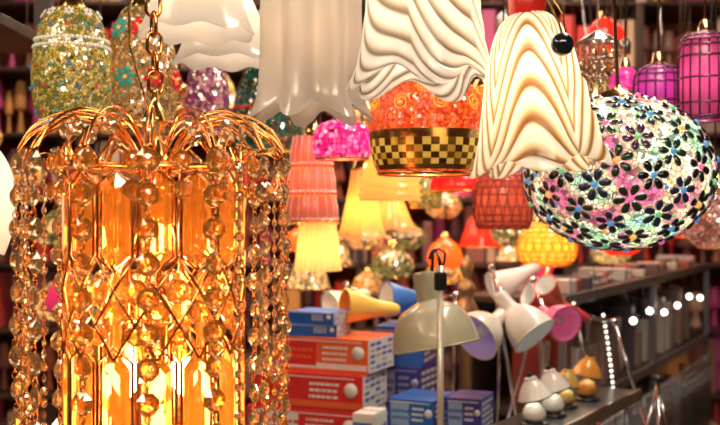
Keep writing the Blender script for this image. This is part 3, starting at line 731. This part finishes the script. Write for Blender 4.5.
bgs=[(-1.0,2.6,1.75),(-.8,2.9,1.62),(-.62,2.7,1.9),(-.45,3.2,1.7),(-.9,3.4,1.95),(-.3,2.8,1.80),(-.35,2.6,1.60),(-.18,3.1,1.66),(.0,3.0,1.86),(.2,3.3,1.75),(.35,2.9,1.86),(.5,3.2,1.70),(.7,3.3,1.86),(.9,3.0,1.74),(1.1,3.4,1.9),(.62,2.7,1.78),(.05,3.6,1.62),(.30,3.6,1.58),(1.25,3.3,1.66),(-1.15,3.1,1.5),(-.75,2.5,1.52),(-.6,2.3,1.36),(-.85,2.9,1.32),(-.42,2.9,1.45),(-1.0,3.3,1.25),(.42,3.5,1.48),(.75,3.7,1.6),(1.0,3.6,1.52),(-.2,3.4,1.47),
 (-.08,3.75,1.40),(.18,3.85,1.46),(.36,3.8,1.66),(.56,3.75,1.42),(.62,3.45,1.56),(.86,3.3,1.46),(1.2,3.75,1.74),(.02,3.3,1.48),(-.3,3.75,1.66),(.9,3.8,2.0),(.5,3.7,2.05),(.15,3.7,1.95),(-.5,3.6,1.98),(1.2,3.1,2.05),(.72,2.95,2.08),(-1.2,3.6,1.7),(-1.3,3.3,1.35),
 (.28,3.3,1.42),(.10,3.1,1.40),(.46,3.05,1.50),(.70,3.95,1.34),(.98,3.9,1.40),(-.15,2.9,1.38),(1.30,3.95,1.50),(.34,3.95,1.32),(.03,3.95,1.28)]
bgm=[mosaic('bg_mosaic_%d'%q,[c,tuple(min(1,k*1.4) for k in c),tuple(k*.5 for k in c),(.85,.6,.3)],60,(.05,.03,.02),.4) for q,(c,lc) in enumerate(bgc)]
bgf=[shade('bg_fabric_%d'%q,c,.35,.6) for q,(c,lc) in enumerate(bgc)]
for i,(x,y,z) in enumerate(bgs):
    kk=(i*5+i//3)%6; lc=bgc[kk][1]
    R=random.uniform(.05,.08); H=R*random.uniform(1.2,2)
    pr=random.choice([[(R*.8,0),(R,H*.3),(R*.8,H*.7),(R*.3,H)],[(R,0),(R*.85,H*.3),(R*.55,H*.7),(R*.25,H)],[(R*.5,0),(R*.95,H*.25),(R,H*.6),(R*.3,H)]])
    if i%3==1: pend('fabric_pendant_lamp',(x,y,z),pr,bgf[kk],.9,lc,seg=32,rim=gold)
    else: pend('mosaic_pendant_lamp',(x,y,z),pr,bgm[kk],.9,lc,seg=32,rim=gold)
b=MB()
for rr,z,n in ((.035,.05,12),(.028,.02,10),(.018,-.01,7)):
    b.ring(rr,z,.0014,chrome,n=24)
    for k in range(n):
        a=2*pi*k/n; octbead(b,(rr*math.sin(a),-rr*math.cos(a),z-.008),.006,clearc,a); octbead(b,(rr*math.sin(a),-rr*math.cos(a),z-.022),.005,clearc,a)
b.lathe([(.036,.05),(.02,.06),(.004,.07),(.001,.071)],chrome,20); b.tube([(0,0,-.02),(0,0,CEIL-1.84)],.002,chrome,6)
b.obj('small_crystal_chandelier',(.405,1.7,1.84))
b=MB()
for y in (1.0,1.5,2.0,2.6,3.2,3.8): b.box((0,y,CEIL-.03),(4.6,.03,.03),steel,bev=.002)
b.obj('ceiling_rails',(0,0,0))
b=MB()
for i in range(46):
    x=random.uniform(-.5,1.3); y=random.uniform(1.9,2.5); z=random.uniform(1.85,2.1)
    pts=[(x,y,CEIL-.02)]; 
    for q in range(1,7): pts.append((x+random.uniform(-.012,.012),y,CEIL-.02-(CEIL-z)*q/6))
    b.tube(pts,.0018,random.choice([chrome,darkm,darkm,black]),5)
    b.lathe([(.001,z-.03),(.012,z-.03),(.014,z-.005),(.006,z+.005),(.001,z+.008)],random.choice([chrome,gold,lampw]),12,Matrix.Translation((x,y,0)))
b.obj('hanging_wires',(0,0,0))
b=MB(); b.box((0,0,0),(.5,.30,.02),dkwood,bev=.002); tan=plain('tan_timber',(.45,.27,.12),.6)
b.box((.20,-.1,-.045),(.03,.04,.07),tan,bev=.003); b.box((.10,-.12,-.03),(.20,.02,.03),tan,bev=.003)
for k in range(9): b.tube([(-.2+.05*k,-.13,.01),(-.2+.05*k+.02*math.sin(k),-.15,-.06-.03*(k%3)),(-.18+.05*k,-.13,.01)],.002,black if k%2 else chrome,5)
for sx in (-.24,.24): b.box((sx,.1,.415),(.03,.03,.83),dkwood)
b.obj('hanging_shelf',(-.84,1.8,CEIL-.83))

# ============================================================ lights
def area(name,loc,rot,sx,sy,power,col):
    l=bpy.data.lights.new(name,'AREA'); l.shape='RECTANGLE'; l.size=sx; l.size_y=sy; l.energy=power; l.color=col
    o=bpy.data.objects.new(name,l); bpy.context.scene.collection.objects.link(o); o.location=loc; o.rotation_euler=rot; return o
area('ceiling_fill_light',(.1,-.4,2.5),(math.radians(38),0,0),1.6,.3,22,(1,.83,.62))  # these area lights are unseen, added as overall fill for the shop
area('ceiling_fill_light',(-1.1,.6,2.5),(math.radians(20),math.radians(-25),0),.3,1.2,9,(1,.78,.55))
area('ceiling_fill_light',(.6,1.8,2.65),(0,0,0),.2,1.2,22,(1,.86,.7))
area('ceiling_fill_light',(0,3.5,2.65),(0,0,0),2.5,.2,38,(1,.75,.55))  # added fill over the back shelves, no fitting modelled
w=bpy.data.worlds.new('shop_world'); bpy.context.scene.world=w; w.use_nodes=True
w.node_tree.nodes['Background'].inputs[0].default_value=(.9,.6,.4,1); w.node_tree.nodes['Background'].inputs[1].default_value=.3
cam=bpy.data.cameras.new('camera'); cam.lens=50; cam.sensor_width=36; cam.dof.use_dof=True; cam.dof.focus_distance=1.12; cam.dof.aperture_fstop=7
c=bpy.data.objects.new('camera',cam); bpy.context.scene.collection.objects.link(c); c.location=(0,0,1.6); c.rotation_euler=(pi/2,0,0)
cam.clip_start=.05
bpy.context.scene.camera=c
bpy.context.scene.view_settings.view_transform='Standard'
